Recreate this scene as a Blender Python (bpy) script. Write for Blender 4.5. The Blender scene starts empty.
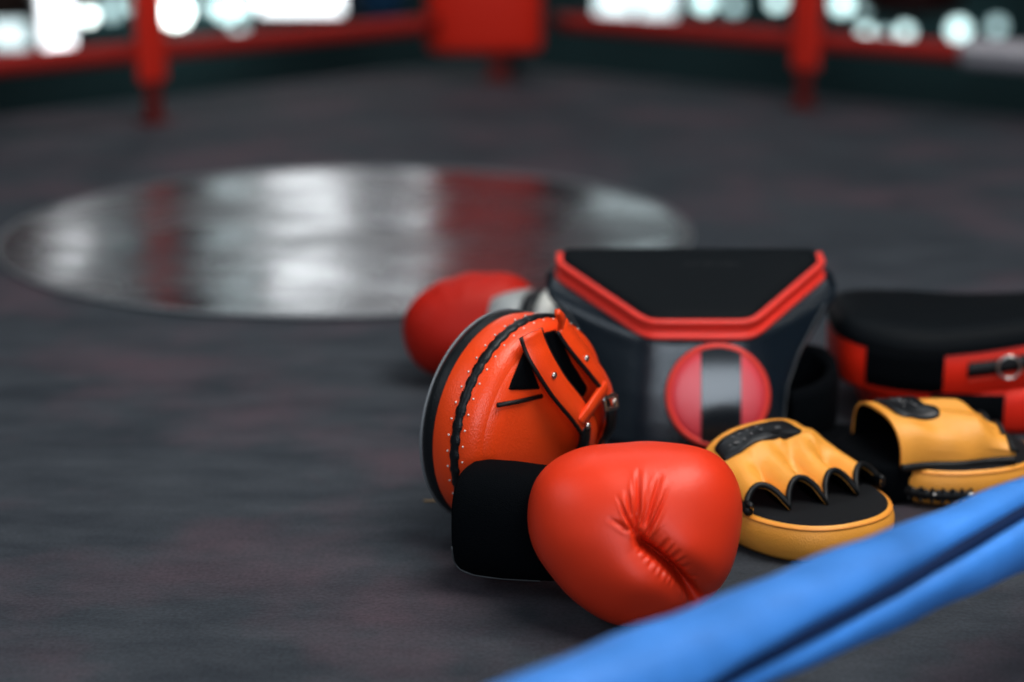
import bpy, bmesh, math, random
import numpy as np
random.seed(4)
rng = np.random.default_rng(7)
PI = math.pi
col = bpy.context.scene.collection
V = lambda *a: np.array(a, float)

# ------------------------------------------------------------------ materials
def mat(name, rgb, rough=.5, spec=.5, bump=0., bscale=400., var=0., vscale=12., coat=0., sheen=0., emit=None, estr=0., metal=0.):
    m = bpy.data.materials.new(name); m.use_nodes = True
    nt = m.node_tree; N = nt.nodes; L = nt.links
    b = N['Principled BSDF']
    b.inputs['Base Color'].default_value = (*rgb, 1)
    b.inputs['Roughness'].default_value = rough
    b.inputs['Specular IOR Level'].default_value = spec
    b.inputs['Metallic'].default_value = metal
    b.inputs['Coat Weight'].default_value = coat
    b.inputs['Coat Roughness'].default_value = .25
    b.inputs['Sheen Weight'].default_value = sheen
    if emit:
        b.inputs['Emission Color'].default_value = (*emit, 1)
        b.inputs['Emission Strength'].default_value = estr
    tc = N.new('ShaderNodeTexCoord')
    if var > 0:
        n = N.new('ShaderNodeTexNoise'); n.inputs['Scale'].default_value = vscale; n.inputs['Detail'].default_value = 5
        L.new(tc.outputs['Object'], n.inputs['Vector'])
        r = N.new('ShaderNodeValToRGB')
        r.color_ramp.elements[0].position = .3; r.color_ramp.elements[1].position = .72
        r.color_ramp.elements[0].color = (*[c * (1 - var) for c in rgb], 1)
        r.color_ramp.elements[1].color = (*[min(1, c * (1 + var)) for c in rgb], 1)
        L.new(n.outputs['Fac'], r.inputs['Fac']); L.new(r.outputs['Color'], b.inputs['Base Color'])
    if bump > 0:
        v = N.new('ShaderNodeTexVoronoi'); v.inputs['Scale'].default_value = bscale
        n2 = N.new('ShaderNodeTexNoise'); n2.inputs['Scale'].default_value = bscale * .12; n2.inputs['Detail'].default_value = 6
        mx = N.new('ShaderNodeMath'); mx.operation = 'ADD'
        bp = N.new('ShaderNodeBump'); bp.inputs['Strength'].default_value = bump; bp.inputs['Distance'].default_value = .0012
        L.new(tc.outputs['Object'], v.inputs['Vector']); L.new(tc.outputs['Object'], n2.inputs['Vector'])
        L.new(v.outputs['Distance'], mx.inputs[0]); L.new(n2.outputs['Fac'], mx.inputs[1])
        L.new(mx.outputs[0], bp.inputs['Height']); L.new(bp.outputs['Normal'], b.inputs['Normal'])
    return m

M = {}
M['red'] = mat('red_leather', (.76, .050, .013), .40, .45, .12, 900, .06, 14)
M['red_dull'] = mat('red_leather_dull', (.46, .016, .007), .5, .22, .2, 600, .08)
M['red_orange'] = mat('orange_red_leather', (.84, .075, .010), .34, .5, .2, 600, .06)
M['band_red'] = mat('trim_red', (.78, .050, .032), .40, .5, .15, 500)
M['emblem'] = mat('emblem_red', (.70, .068, .085), .32, .6, .1, 500)
M['pad_red'] = mat('kick_pad_red', (.82, .028, .008), .45, .3, .15, 500)
M['orange'] = mat('orange_leather', (.86, .385, .062), .42, .5, .25, 700, .07, 18)
M['black'] = mat('black_leather', (.0055, .0075, .0095), .42, .35, .2, 500)
M['black_top'] = mat('black_matte_leather', (.0035, .0055, .0075), .55, .10, .2, 500)
M['black_gloss'] = mat('black_gloss_leather', (.008, .014, .021), .24, .62, .2, 420)
M['black_cloth'] = mat('black_fabric', (.0022, .0032, .0045), .9, .06, .5, 900)
M['black_mesh'] = mat('black_mesh_fabric', (.010, .011, .013), .75, .25, .6, 1200)
M['black_trim'] = mat('black_binding', (.004, .005, .006), .5, .4)
M['patch'] = mat('black_rubber_patch', (.008, .009, .011), .38, .5)
M['patch_mark'] = mat('grey_patch_print', (.16, .16, .16), .5)
M['white'] = mat('white_thread', (.72, .70, .66), .5)
M['grey_trim'] = mat('grey_piping', (.18, .19, .20), .45)
M['stripe'] = mat('stripe_gloss', (.010, .013, .017), .16, .8)
M['seam_grey'] = mat('seam_grey', (.07, .075, .08), .5)
M['cuff_white'] = mat('white_cuff_vinyl', (.62, .62, .58), .4)
M['cuff_grey'] = mat('grey_cuff_vinyl', (.30, .32, .32), .45)
M['metal'] = mat('steel_hardware', (.62, .60, .56), .28, metal=1.0)
M['rope_red'] = mat('red_rope_cover', (.33, .018, .013), .5, .4, .1, 300)
M['tie_red'] = mat('red_tie_strap', (.13, .010, .008), .6, .3)
M['spacer_red'] = mat('red_spacer_strap', (.62, .03, .015), .45, .4)
M['corner_red'] = mat('red_corner_vinyl', (.72, .030, .012), .36, .55, .1, 200)
M['tape_white'] = mat('white_rope_tape', (.46, .43, .46), .6)
M['rope_blue'] = mat('blue_rope_cover', (.062, .255, .670), .55, .35, .15, 300, .30, 9)
M['seam_blue'] = mat('navy_seam', (.006, .022, .075), .7, .2)
M['bag_dark'] = mat('dark_red_bag', (.035, .008, .008), .5)
M['bag_brown'] = mat('brown_bag', (.030, .014, .010), .5)
M['bag_blue'] = mat('blue_bag', (.01, .07, .16), .5)
M['frame'] = mat('window_frame_dark', (.03, .05, .055), .5)
M['wall'] = mat('gym_wall_teal', (.032, .070, .075), .8, .2, 0, 1, .25, .8)
M['wall_low'] = mat('gym_floor_dark', (.012, .015, .017), .8, .2, 0, 1, .2, 1)
M['lamp_base'] = mat('lamp_socket', (.05, .05, .05), .5)
M['tan'] = mat('tan_thread', (.35, .22, .10), .7)

# canvas: dark grey with purple scuffs and a fine weave
def canvas_material():
    m = bpy.data.materials.new('ring_canvas'); m.use_nodes = True
    nt = m.node_tree; N = nt.nodes; L = nt.links; b = N['Principled BSDF']
    tc = N.new('ShaderNodeTexCoord')
    def noise(scale, detail, rough=.55, stretch=None):
        n = N.new('ShaderNodeTexNoise'); n.inputs['Scale'].default_value = scale
        n.inputs['Detail'].default_value = detail; n.inputs['Roughness'].default_value = rough
        if stretch:
            mp = N.new('ShaderNodeMapping'); mp.inputs['Scale'].default_value = stretch[:3]; mp.inputs['Rotation'].default_value = (0, 0, stretch[3])
            L.new(tc.outputs['Object'], mp.inputs['Vector']); L.new(mp.outputs['Vector'], n.inputs['Vector'])
        else:
            L.new(tc.outputs['Object'], n.inputs['Vector'])
        return n
    def ramp(src, p0, p1, c0, c1):
        r = N.new('ShaderNodeValToRGB'); e = r.color_ramp.elements
        e[0].position = p0; e[1].position = p1; e[0].color = (*c0, 1); e[1].color = (*c1, 1)
        L.new(src.outputs['Fac'], r.inputs['Fac']); return r
    def mix(a, b_, fac, mode='MIX'):
        x = N.new('ShaderNodeMix'); x.data_type = 'RGBA'; x.blend_type = mode
        if isinstance(fac, float): x.inputs[0].default_value = fac
        else: L.new(fac, x.inputs[0])
        L.new(a, x.inputs[6]); L.new(b_, x.inputs[7]); return x
    big = ramp(noise(2.2, 6), .3, .75, (.031, .038, .047), (.062, .071, .083))
    scf = ramp(noise(7, 8, .65, (1, 2.6, 1, .35)), .35, .7, (.022, .028, .037), (.084, .093, .106))
    base = mix(big.outputs['Color'], scf.outputs['Color'], .5)
    pur = ramp(noise(2.6, 5, .6), .47, .72, (0, 0, 0), (1, 1, 1))
    pc = N.new('ShaderNodeRGB'); pc.outputs[0].default_value = (.108, .070, .086, 1)
    base2 = mix(base.outputs[2], pc.outputs[0], pur.outputs['Color'])
    fine = ramp(noise(260, 3, .6), .25, .8, (.72, .72, .72), (1.25, 1.25, 1.25))
    base3 = mix(base2.outputs[2], fine.outputs['Color'], 1.0, 'MULTIPLY')
    L.new(base3.outputs[2], b.inputs['Base Color'])
    b.inputs['Roughness'].default_value = .78; b.inputs['Specular IOR Level'].default_value = .22
    bp = N.new('ShaderNodeBump'); bp.inputs['Strength'].default_value = .35; bp.inputs['Distance'].default_value = .0015
    n3 = noise(300, 4); n4 = noise(9, 4)
    ad = N.new('ShaderNodeMath'); ad.operation = 'MULTIPLY_ADD'; ad.inputs[1].default_value = 3.0
    L.new(n4.outputs['Fac'], ad.inputs[0]); L.new(n3.outputs['Fac'], ad.inputs[2])
    L.new(ad.outputs[0], bp.inputs['Height']); L.new(bp.outputs['Normal'], b.inputs['Normal'])
    return m
M['canvas'] = canvas_material()

def disc_material():
    m = bpy.data.materials.new('glossy_vinyl_disc'); m.use_nodes = True
    nt = m.node_tree; N = nt.nodes; L = nt.links; b = N['Principled BSDF']
    tc = N.new('ShaderNodeTexCoord')
    n = N.new('ShaderNodeTexNoise'); n.inputs['Scale'].default_value = 3.5; n.inputs['Detail'].default_value = 6
    L.new(tc.outputs['Object'], n.inputs['Vector'])
    r = N.new('ShaderNodeValToRGB'); r.color_ramp.elements[0].position = .35; r.color_ramp.elements[1].position = .7
    r.color_ramp.elements[0].color = (.15, .15, .15, 1); r.color_ramp.elements[1].color = (.38, .38, .38, 1)
    L.new(n.outputs['Fac'], r.inputs['Fac']); L.new(r.outputs['Color'], b.inputs['Roughness'])
    b.inputs['Base Color'].default_value = (.030, .031, .037, 1)
    b.inputs['Specular IOR Level'].default_value = .55
    mp = N.new('ShaderNodeMapping'); mp.inputs['Scale'].default_value = (.5, 2.6, 1); mp.inputs['Rotation'].default_value = (0, 0, -.12)
    n2 = N.new('ShaderNodeTexNoise'); n2.inputs['Scale'].default_value = 3.2; n2.inputs['Detail'].default_value = 3
    L.new(tc.outputs['Object'], mp.inputs['Vector']); L.new(mp.outputs['Vector'], n2.inputs['Vector'])
    bp = N.new('ShaderNodeBump'); bp.inputs['Strength'].default_value = .55; bp.inputs['Distance'].default_value = .022
    L.new(n2.outputs['Fac'], bp.inputs['Height']); L.new(bp.outputs['Normal'], b.inputs['Normal'])
    return m
M['disc'] = disc_material()

def glow(name, rgb, s):
    return mat(name, (.8, .8, .8), .4, emit=rgb, estr=s)
M['pane_bright'] = glow('bright_window_glass', (.93, .97, 1.0), 2.7)
M['pane_mid'] = glow('pale_window_glass', (.75, .92, .95), 1.3)
M['pane_dim'] = glow('dim_window_glass', (.55, .75, .78), .55)
M['bulb_white'] = glow('white_globe', (.90, 1.0, .97), 7.)
M['bulb_mid'] = glow('pale_globe', (.68, .92, .92), 2.6)
M['bulb_dim'] = glow('dim_globe', (.55, .80, .82), 1.3)

# ------------------------------------------------------------------ mesh helpers
def new_obj(name, verts, faces, material, parent=None, smooth=True, origin=None, mats=None, fmat=None, recalc=True):
    verts = np.asarray(verts, float)
    if origin is not None: verts = verts - np.asarray(origin, float)
    me = bpy.data.meshes.new(name)
    me.from_pydata(verts.tolist(), [], faces)
    if recalc:
        bm = bmesh.new(); bm.from_mesh(me); bmesh.ops.recalc_face_normals(bm, faces=bm.faces); bm.to_mesh(me); bm.free()
    for x in (mats or [material]): me.materials.append(x)
    if fmat is not None:
        me.polygons.foreach_set('material_index', fmat)
    if smooth: me.polygons.foreach_set('use_smooth', [True] * len(me.polygons))
    me.update()
    o = bpy.data.objects.new(name, me); col.objects.link(o)
    if parent is not None: o.parent = parent
    return o

def tag(o, label=None, cat=None, group=None, kind=None):
    if label: o['label'] = label
    if cat: o['category'] = cat
    if group: o['group'] = group
    if kind: o['kind'] = kind
    return o

class Thing:
    """An Empty at the base of a thing; parts are given in a local frame Mx (4x4 to world)."""
    def __init__(self, name, label, cat, base, group=None, Mx=None):
        self.e = bpy.data.objects.new(name, None); col.objects.link(self.e)
        self.e.empty_display_size = .05
        self.e.location = base; self.base = V(*base)
        tag(self.e, label, cat, group)
        self.M = np.eye(4) if Mx is None else Mx
    def part(self, name, vf, material, parent=None, smooth=True, label=None, **k):
        v, f = vf
        v = np.asarray(v, float) @ self.M[:3, :3].T + self.M[:3, 3]
        o = new_obj(name, v, f, material, parent or self.e, smooth, self.base, **k)
        if label: o['label'] = label
        return o

def frame(o, x, y, z):
    m = np.eye(4); m[:3, 0] = x; m[:3, 1] = y; m[:3, 2] = z; m[:3, 3] = o; return m
def unit(v): v = np.asarray(v, float); return v / np.linalg.norm(v)

def join(*vfs):
    vs, fs, n = [], [], 0
    for v, f in vfs:
        v = np.asarray(v, float); vs.append(v); fs += [[i + n for i in q] for q in f]; n += len(v)
    return np.concatenate(vs), fs

def grid(P, close_u=False, close_v=False):
    """P: array (nu, nv, 3)"""
    nu, nv = P.shape[:2]; f = []
    for i in range(nu if close_u else nu - 1):
        i2 = (i + 1) % nu
        for j in range(nv if close_v else nv - 1):
            j2 = (j + 1) % nv
            f.append([i * nv + j, i2 * nv + j, i2 * nv + j2, i * nv + j2])
    return P.reshape(-1, 3), f

def loft(rings, cap0=False, cap1=False):
    """rings: list of (n,3) closed loops; caps collapse to the centroid through shrinking rings"""
    R = [np.asarray(r, float) for r in rings]
    P = np.stack(R); v, f = grid(P, False, True); n = P.shape[1]
    v = list(v)
    for flag, base, flip in ((cap0, 0, True), (cap1, (len(R) - 1) * n, False)):
        if flag:
            c = np.mean([v[base + j] for j in range(n)], axis=0); v.append(c); k = len(v) - 1
            for j in range(n):
                a, b = base + j, base + (j + 1) % n
                f.append([b, a, k] if flip else [a, b, k])
    return np.array(v), f

def resample(path, n, closed=False):
    p = np.asarray(path, float)
    if closed: p = np.vstack([p, p[:1]])
    d = np.r_[0, np.cumsum(np.linalg.norm(np.diff(p, axis=0), axis=1))]
    t = np.linspace(0, d[-1], n, endpoint=not closed)
    return np.stack([np.interp(t, d, p[:, k]) for k in range(p.shape[1])], 1)

def spline(path, n, closed=False):
    """Catmull-Rom through the points"""
    p = np.asarray(path, float); k = len(p)
    if closed: g = lambda i: p[i % k]; segs = k
    else: g = lambda i: p[min(max(i, 0), k - 1)]; segs = k - 1
    out = []; m = 16
    for i in range(segs):
        a, b, c, d = g(i - 1), g(i), g(i + 1), g(i + 2)
        for t in np.arange(m) / m:
            out.append(.5 * ((2 * b) + (c - a) * t + (2 * a - 5 * b + 4 * c - d) * t * t + (3 * b - a - 3 * c + d) * t ** 3))
    if not closed: out.append(p[-1])
    return resample(out, n, closed)

def tube(path, r, n=8, closed=False, caps=True, flat=1., up=None):
    p = np.asarray(path, float); m = len(p)
    r = np.full(m, r) if np.isscalar(r) else np.asarray(r, float)
    T = np.roll(p, -1, 0) - np.roll(p, 1, 0)
    if not closed: T[0] = p[1] - p[0]; T[-1] = p[-1] - p[-2]
    T /= np.linalg.norm(T, axis=1)[:, None] + 1e-12
    u = np.array([0, 0, 1.]) if up is None else np.asarray(up, float)
    if abs(T[0] @ u) > .9 and up is None: u = np.array([1., 0, 0])
    rings = []; prev = unit(u - T[0] * (T[0] @ u))
    a = np.linspace(0, 2 * PI, n, endpoint=False)
    for i in range(m):
        if up is not None: prev = unit(np.asarray(up, float) - T[i] * (T[i] @ np.asarray(up, float)))
        else: prev = unit(prev - T[i] * (T[i] @ prev))
        s = np.cross(T[i], prev)
        rings.append(p[i] + r[i] * (np.outer(np.cos(a), s) + flat * np.outer(np.sin(a), prev)))
    if closed:
        return grid(np.stack(rings), True, True)
    return loft(rings, caps, caps)

def ribbon(path, widths, normals, thick):
    """flat strap along path; width direction = normal x tangent"""
    p = np.asarray(path, float); m = len(p)
    w = np.full(m, widths) if np.isscalar(widths) else np.asarray(widths, float)
    nm = np.tile(normals, (m, 1)) if np.ndim(normals) == 1 else np.asarray(normals, float)
    T = np.gradient(p, axis=0); T /= np.linalg.norm(T, axis=1)[:, None] + 1e-12
    rings = []
    for i in range(m):
        s = unit(np.cross(nm[i], T[i])); n_ = unit(np.cross(T[i], s)); h = w[i] / 2; t = thick / 2
        prof = [(-h, -t), (-h * .93, -t * 1.6), (0, -t * 1.8), (h * .93, -t * 1.6), (h, -t), (h, t), (h * .93, t * 1.6), (0, t * 1.8), (-h * .93, t * 1.6), (-h, t)]
        rings.append(np.array([p[i] + s * a + n_ * b for a, b in prof]))
    return loft(rings, True, True)

def superell(a, b, p, n=96, ph=0.):
    t = np.linspace(0, 2 * PI, n, endpoint=False) + ph
    c, s = np.cos(t), np.sin(t)
    return np.stack([a * np.sign(c) * np.abs(c) ** (2 / p), b * np.sign(s) * np.abs(s) ** (2 / p)], 1)

def ball(c, r, n=10, sc=(1, 1, 1)):
    th = np.linspace(0, PI, n + 1)[1:-1]; a = np.linspace(0, 2 * PI, 2 * n, endpoint=False)
    rings = [np.stack([r * math.sin(t) * np.cos(a) * sc[0], r * math.sin(t) * np.sin(a) * sc[1], np.full(2 * n, r * math.cos(t) * sc[2])], 1) + np.asarray(c) for t in th]
    v, f = loft(rings, False, False); v = list(v)
    v += [np.asarray(c) + V(0, 0, r * sc[2]), np.asarray(c) - V(0, 0, r * sc[2])]; k = len(v); m = 2 * n
    b0 = (len(rings) - 1) * m
    for j in range(m):
        f.append([k - 2, j, (j + 1) % m]); f.append([k - 1, b0 + (j + 1) % m, b0 + j])
    return np.array(v), f

def box(c, s, bev=0.):
    """bevelled block as a lofted rounded box"""
    c = np.asarray(c, float); hx, hy, hz = np.asarray(s, float) / 2
    if bev <= 0:
        v = [c + V(x * hx, y * hy, z * hz) for z in (-1, 1) for y in (-1, 1) for x in (-1, 1)]
        return np.array(v), [[0, 2, 3, 1], [4, 5, 7, 6], [0, 1, 5, 4], [2, 6, 7, 3], [0, 4, 6, 2], [1, 3, 7, 5]]
    rings = []
    def rr(inset, z):
        o = []
        for sx, sy, a0 in ((1, 1, 0), (-1, 1, PI / 2), (-1, -1, PI), (1, -1, 1.5 * PI)):
            for a in np.linspace(a0, a0 + PI / 2, 5):
                o.append([sx * (hx - bev) + (bev - inset) * math.cos(a), sy * (hy - bev) + (bev - inset) * math.sin(a), z])
        return np.array(o) + c
    for a in np.linspace(0, PI / 2, 5): rings.append(rr(bev * (1 - math.sin(a)), -hz + bev * (1 - math.cos(a))))
    for a in np.linspace(PI / 2, 0, 5): rings.append(rr(bev * (1 - math.sin(a)), hz - bev * (1 - math.cos(a))))
    return loft(rings, True, True)

def sstep(a, b, x):
    t = np.clip((np.asarray(x, float) - a) / (b - a), 0, 1); return t * t * (3 - 2 * t)

def subsurf(o, lv=1):
    m = o.modifiers.new('sub', 'SUBSURF'); m.levels = lv; m.render_levels = lv

# ------------------------------------------------------------------ inflated glove body
def polar(pts, n, keep=14):
    p = np.asarray(pts, float); a = np.arctan2(p[:, 1], p[:, 0]); r = np.hypot(p[:, 0], p[:, 1])
    o = np.argsort(a); a, r = a[o], r[o]
    t = np.linspace(-PI, PI, n, endpoint=False)
    R = np.interp(t, np.r_[a - 2 * PI, a, a + 2 * PI], np.r_[r, r, r])
    Fq = np.fft.rfft(R); Fq[keep:] = 0
    return t, np.fft.irfft(Fq, n)

def inflate(pts, Tf, Tb, nphi=320, npsi=200, e_r=.86, e_w=.92, keep=12):
    t, R = polar(pts, nphi, keep)
    ps = PI * np.linspace(0, 1, npsi + 2)[1:-1] ** 1.35
    sr = np.sin(ps) ** e_r; cw = np.sign(np.cos(ps)) * np.abs(np.cos(ps)) ** e_w
    w = np.where(cw > 0, cw * Tf, cw * Tb)
    P = np.zeros((npsi, nphi, 3))
    P[:, :, 0] = sr[:, None] * (R * np.cos(t))[None]
    P[:, :, 1] = sr[:, None] * (R * np.sin(t))[None]
    P[:, :, 2] = w[:, None]
    return P

def close_poles(P):
    v, f = grid(P, False, True); n = P.shape[1]; v = list(v)
    v.append(P[0].mean(0)); k = len(v) - 1
    for j in range(n): f.append([(j + 1) % n, j, k])
    v.append(P[-1].mean(0)); k = len(v) - 1; b = (P.shape[0] - 1) * n
    for j in range(n): f.append([b + j, b + (j + 1) % n, k])
    return np.array(v), [q[::-1] for q in f]

def seg_dist(P, a, b):
    a, b = np.asarray(a, float), np.asarray(b, float); d = b - a
    t = np.clip(((P - a) @ d) / (d @ d), 0, 1)
    q = P - (a + t[..., None] * d)
    return np.linalg.norm(q, axis=-1), t

def poly_dist(P, pts):
    best = np.full(P.shape[:-1], 1e9); bt = np.zeros(P.shape[:-1]); n = len(pts) - 1
    for i in range(n):
        d, t = seg_dist(P, pts[i], pts[i + 1]); m = d < best
        best = np.where(m, d, best); bt = np.where(m, (i + t) / n, bt)
    return best, bt

# ================================================================== SETTING
# ring canvas: floor slab, its far corner away from the camera
FC = V(-.02, 5.32); DL = unit(V(-1.147, -1.27)); DR = unit(V(1.23, -1.10))
def ringpt(a, b): return FC + DL * a + DR * b
e = .20
q = [ringpt(-e, -e - .14), ringpt(5.6, -e - .14), ringpt(5.6, 5.2), ringpt(-e, 5.2)]
slab_v = [V(*p, 0) for p in q] + [V(*p, -.9) for p in q]
slab_f = [[0, 1, 2, 3], [7, 6, 5, 4]] + [[i, i + 4, (i + 1) % 4 + 4, (i + 1) % 4] for i in range(4)]
o = new_obj('floor', slab_v, slab_f, M['canvas'], smooth=False); tag(o, kind='structure')
o = new_obj('floor', [V(-9, -3, -.9), V(9, -3, -.9), V(9, 9.6, -.9), V(-9, 9.6, -.9)], [[0, 1, 2, 3]], M['wall_low'], smooth=False); tag(o, kind='structure')

YB = 9.5
wv = box((0, YB + .1, 1.55), (18, .2, 4.9)); o = new_obj('wall_back', *wv, M['wall'], smooth=False); tag(o, kind='structure')
for s, nm in ((-1, 'left'), (1, 'right')):
    wv = box((s * 7.1, 4.3, 1.55), (.2, 10.4, 4.9)); o = new_obj('wall_' + nm, *wv, M['wall'], smooth=False); tag(o, kind='structure')
o = new_obj('ceiling', *box((0, 5.9, 4.1), (14.2, 7.4, .2)), M['wall'], smooth=False); tag(o, kind='structure')

def window(n, x0, x1, z0, z1, pane, bars=1):
    root = bpy.data.objects.new('window_%d' % n, None); col.objects.link(root); root.location = ((x0 + x1) / 2, YB, z0); tag(root, kind='structure')
    w, h = x1 - x0, z1 - z0
    vf = join(box((-w / 2, -.02, h / 2), (.04, .08, h + .04)), box((w / 2, -.02, h / 2), (.04, .08, h + .04)), box((0, -.02, 0), (w, .08, .04)), box((0, -.02, h), (w, .08, .04)),
              *[box((-w / 2 + w * (k + 1) / (bars + 1), -.02, h / 2), (.025, .06, h)) for k in range(bars)])
    a = new_obj('window_frame', *vf, M['frame'], root, False); a['kind'] = 'structure'
    b = new_obj('window_pane', *box((0, -.008, h / 2), (w - .02, .012, h - .02)), M[pane], root, False); b['kind'] = 'structure'
PXB = lambda px: (px - 512) / 1770 * 9.32
window(1, PXB(36), PXB(75), -.36, 2.6, 'pane_bright', 0)
window(2, PXB(-60), PXB(30), -.36, -.18, 'pane_mid', 1)
window(3, PXB(255), PXB(346), -.18, 2.9, 'pane_bright', 0)
window(4, PXB(592), PXB(680), -.20, 2.6, 'pane_mid', 1)
window(5, PXB(352), PXB(425), .15, 2.9, 'pane_bright', 0)
window(6, PXB(196), PXB(248), .15, 2.6, 'pane_mid', 0)
window(7, PXB(84), PXB(128), .2, 2.4, 'pane_dim', 0)

# glossy round vinyl patch on the canvas
DC = V(-.27, 3.01); RD = .605
t = np.linspace(0, 2 * PI, 160, endpoint=False)
def dring(r, z): return np.stack([DC[0] - .01 + r * np.cos(t) * .97, DC[1] + r * np.sin(t) * 1.02, np.full(160, z)], 1)
disc = Thing('canvas_patch', 'large glossy round vinyl patch lying flat on the ring canvas', 'floor patch', (DC[0], DC[1], 0))
disc.part('patch_sheet', loft([dring(RD, .0035), dring(RD, .005), dring(RD * .99, .0055), dring(RD * .97, .0055)], False, True), M['disc'], smooth=False)
rim = tube(np.c_[dring(RD, 0)[:, :2], .0040 + .0015 * np.abs(np.sin(2.5 * t))], .0035, 6, True)
disc.part('patch_rim', rim, M['grey_trim'])

# ================================================================== ROPES, CORNER PAD
ZR = .17
def rope_line(a0, a1, D, z, sag=0, n=40):
    s = np.linspace(a0, a1, n); P = np.array([[*(FC + D * x), z] for x in s]); P[:, 2] -= sag * np.sin(np.linspace(0, PI, n)); return P
for D, side, other in ((DL, 'left', 'left'), (DR, 'right', 'right')):
    for k, z in enumerate((ZR, .52)):
        nm = ('lowest', 'second')[k]
        th = Thing('ring_rope', f'{nm} red ring rope running from the red corner pad to the {side}', 'ring rope', (FC[0] + D[0] * .1, FC[1] + D[1] * .1, z), 'red ring ropes')
        th.part('rope_cover', tube(rope_line(.30 if side == 'left' else .21, 3.7, D, z), .026, 12), M['rope_red'])
        if side == 'right' and k == 0:
            P = rope_line(1.50, 2.3, D, z)
            th.part('rope_tape', tube(P, np.full(len(P), .036), 14), M['tape_white'], label='white taped length of rope')
            off = V(-.02, -.026, .004)
            th.part('tape_edge', tube(P + off, .007, 8), M['grey_trim'], label='grey edge of the tape')

def spacer(D, a, label):
    p = FC + D * a; sg = 1 if D[0] < 0 else -1
    yaw = math.atan2(D[1], D[0])
    X = V(math.cos(yaw), math.sin(yaw), 0); Y = V(-math.sin(yaw), math.cos(yaw), 0)
    th = Thing('rope_spacer', label, 'rope spacer', (p[0], p[1], 0), 'red rope spacers', frame(V(p[0], p[1], 0), X, Y, V(0, 0, 1)))
    th.part('spacer_strap', box((0, .036 * sg, .40), (.082, .016, .60), .006), M['spacer_red'])
    th.part('tie_strap', join(box((0, .036 * sg, .06), (.046, .010, .12), .004), box((0, .036 * sg, .006), (.07, .05, .012), .004)), M['tie_red'])
spacer(DL, 1.315, 'upright red spacer strap tying the ropes left of the corner pad')
spacer(DR, 1.07, 'upright red spacer strap tying the ropes right of the corner pad')

cp = V(-.08, 5.15)
th = Thing('corner_pad', 'thick red corner cushion where the red ropes meet', 'corner pad', (cp[0], cp[1], 0))
rings = []
def cring(ins, z):
    p = superell(.168 - ins, .055 - ins, 4.5, 64)
    return np.c_[p[:, 0] + cp[0], p[:, 1] + cp[1] + .25 * (p[:, 0]) ** 2 * 3, np.full(64, z)]
for ins, z in ((.03, .085), (.008, .09), (0, .105), (0, .5), (0, .9), (0, 1.22), (.008, 1.235), (.03, 1.24)): rings.append(cring(ins, z))
th.part('cushion', loft(rings, True, True), M['corner_red'])
th.part('tie_strap', join(box((.04 + cp[0], cp[1], .05), (.055, .03, .10), .008), box((.04 + cp[0], cp[1], .006), (.09, .06, .012), .004)), M['tie_red'])
th.part('corner_post', join(tube([V(FC[0], FC[1] + .10, -.9), V(FC[0], FC[1] + .10, 1.35)], .04, 16)), M['frame'])

# blue rope in the foreground
A = V(-.0066, .888, .148); B = V(.374, 1.212, .150); d = unit(B - A)
s = np.linspace(-.40, 3.05, 260); P = A + np.outer(s, d); P[:, 2] += .003 * np.sin(s * 3)
side = unit(np.cross(d, [0, 0, 1])); upv = np.cross(side, d)      # side points to the camera's side
na = 72; ang = np.linspace(0, 2 * PI, na, endpoint=False)          # 0 = toward camera side, 90deg = up
phi = np.interp(s, [0.02, .17, .32, .50, .8], np.radians([-52, -6, 18, 58, 100]))
RB = .0315
def blue_r(i, a):
    dd = (a - phi[i] + PI) % (2 * PI) - PI
    lump = 1 + .035 * np.sin(s[i] * 31 + 2 * np.sin(a)) * np.cos(a + 2) + .02 * np.sin(s[i] * 70 + a * 3)
    return RB * lump * (1 - .34 * np.exp(-(dd / .26) ** 2))
rings = []; seam = []
for i in range(len(s)):
    r = blue_r(i, ang)
    rings.append(P[i] + np.outer(r * np.cos(ang), side) + np.outer(r * np.sin(ang), upv))
    rs = RB * .70; seam.append(P[i] + rs * (math.cos(phi[i]) * side + math.sin(phi[i]) * upv))
br = Thing('ring_rope', 'blurred blue ring rope crossing the near right corner in front of the gear', 'ring rope', tuple(P[0]))
br.part('rope_cover', loft(rings, True, True), M['rope_blue'])
br.part('rope_seam', tube(seam, .0058, 8), M['seam_blue'], label='dark navy seam in the blue cover')

# ================================================================== FRONT BOXING GLOVE
U = .0848 / 100.                       # metres per drawing unit
pts = [(106, 31), (104, 1), (94, -37), (78, -60), (55, -76), (20, -88), (-15, -91), (-45, -77), (-76, -49), (-98, -19), (-106, 16), (-100, 46), (-85, 67), (-60, 80), (-15, 87), (30, 89), (65, 85), (88, 73), (101, 53)]
P = inflate(pts, 78, 66)
W = P[:, :, 2]; uv = P[:, :, :2]
front = sstep(2, 26, W)
crease = [(0, 2), (9, -11), (24, -22), (40, -36), (52, -49), (64, -65), (80, -84)]
dcr, tcr = poly_dist(uv, crease)
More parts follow.
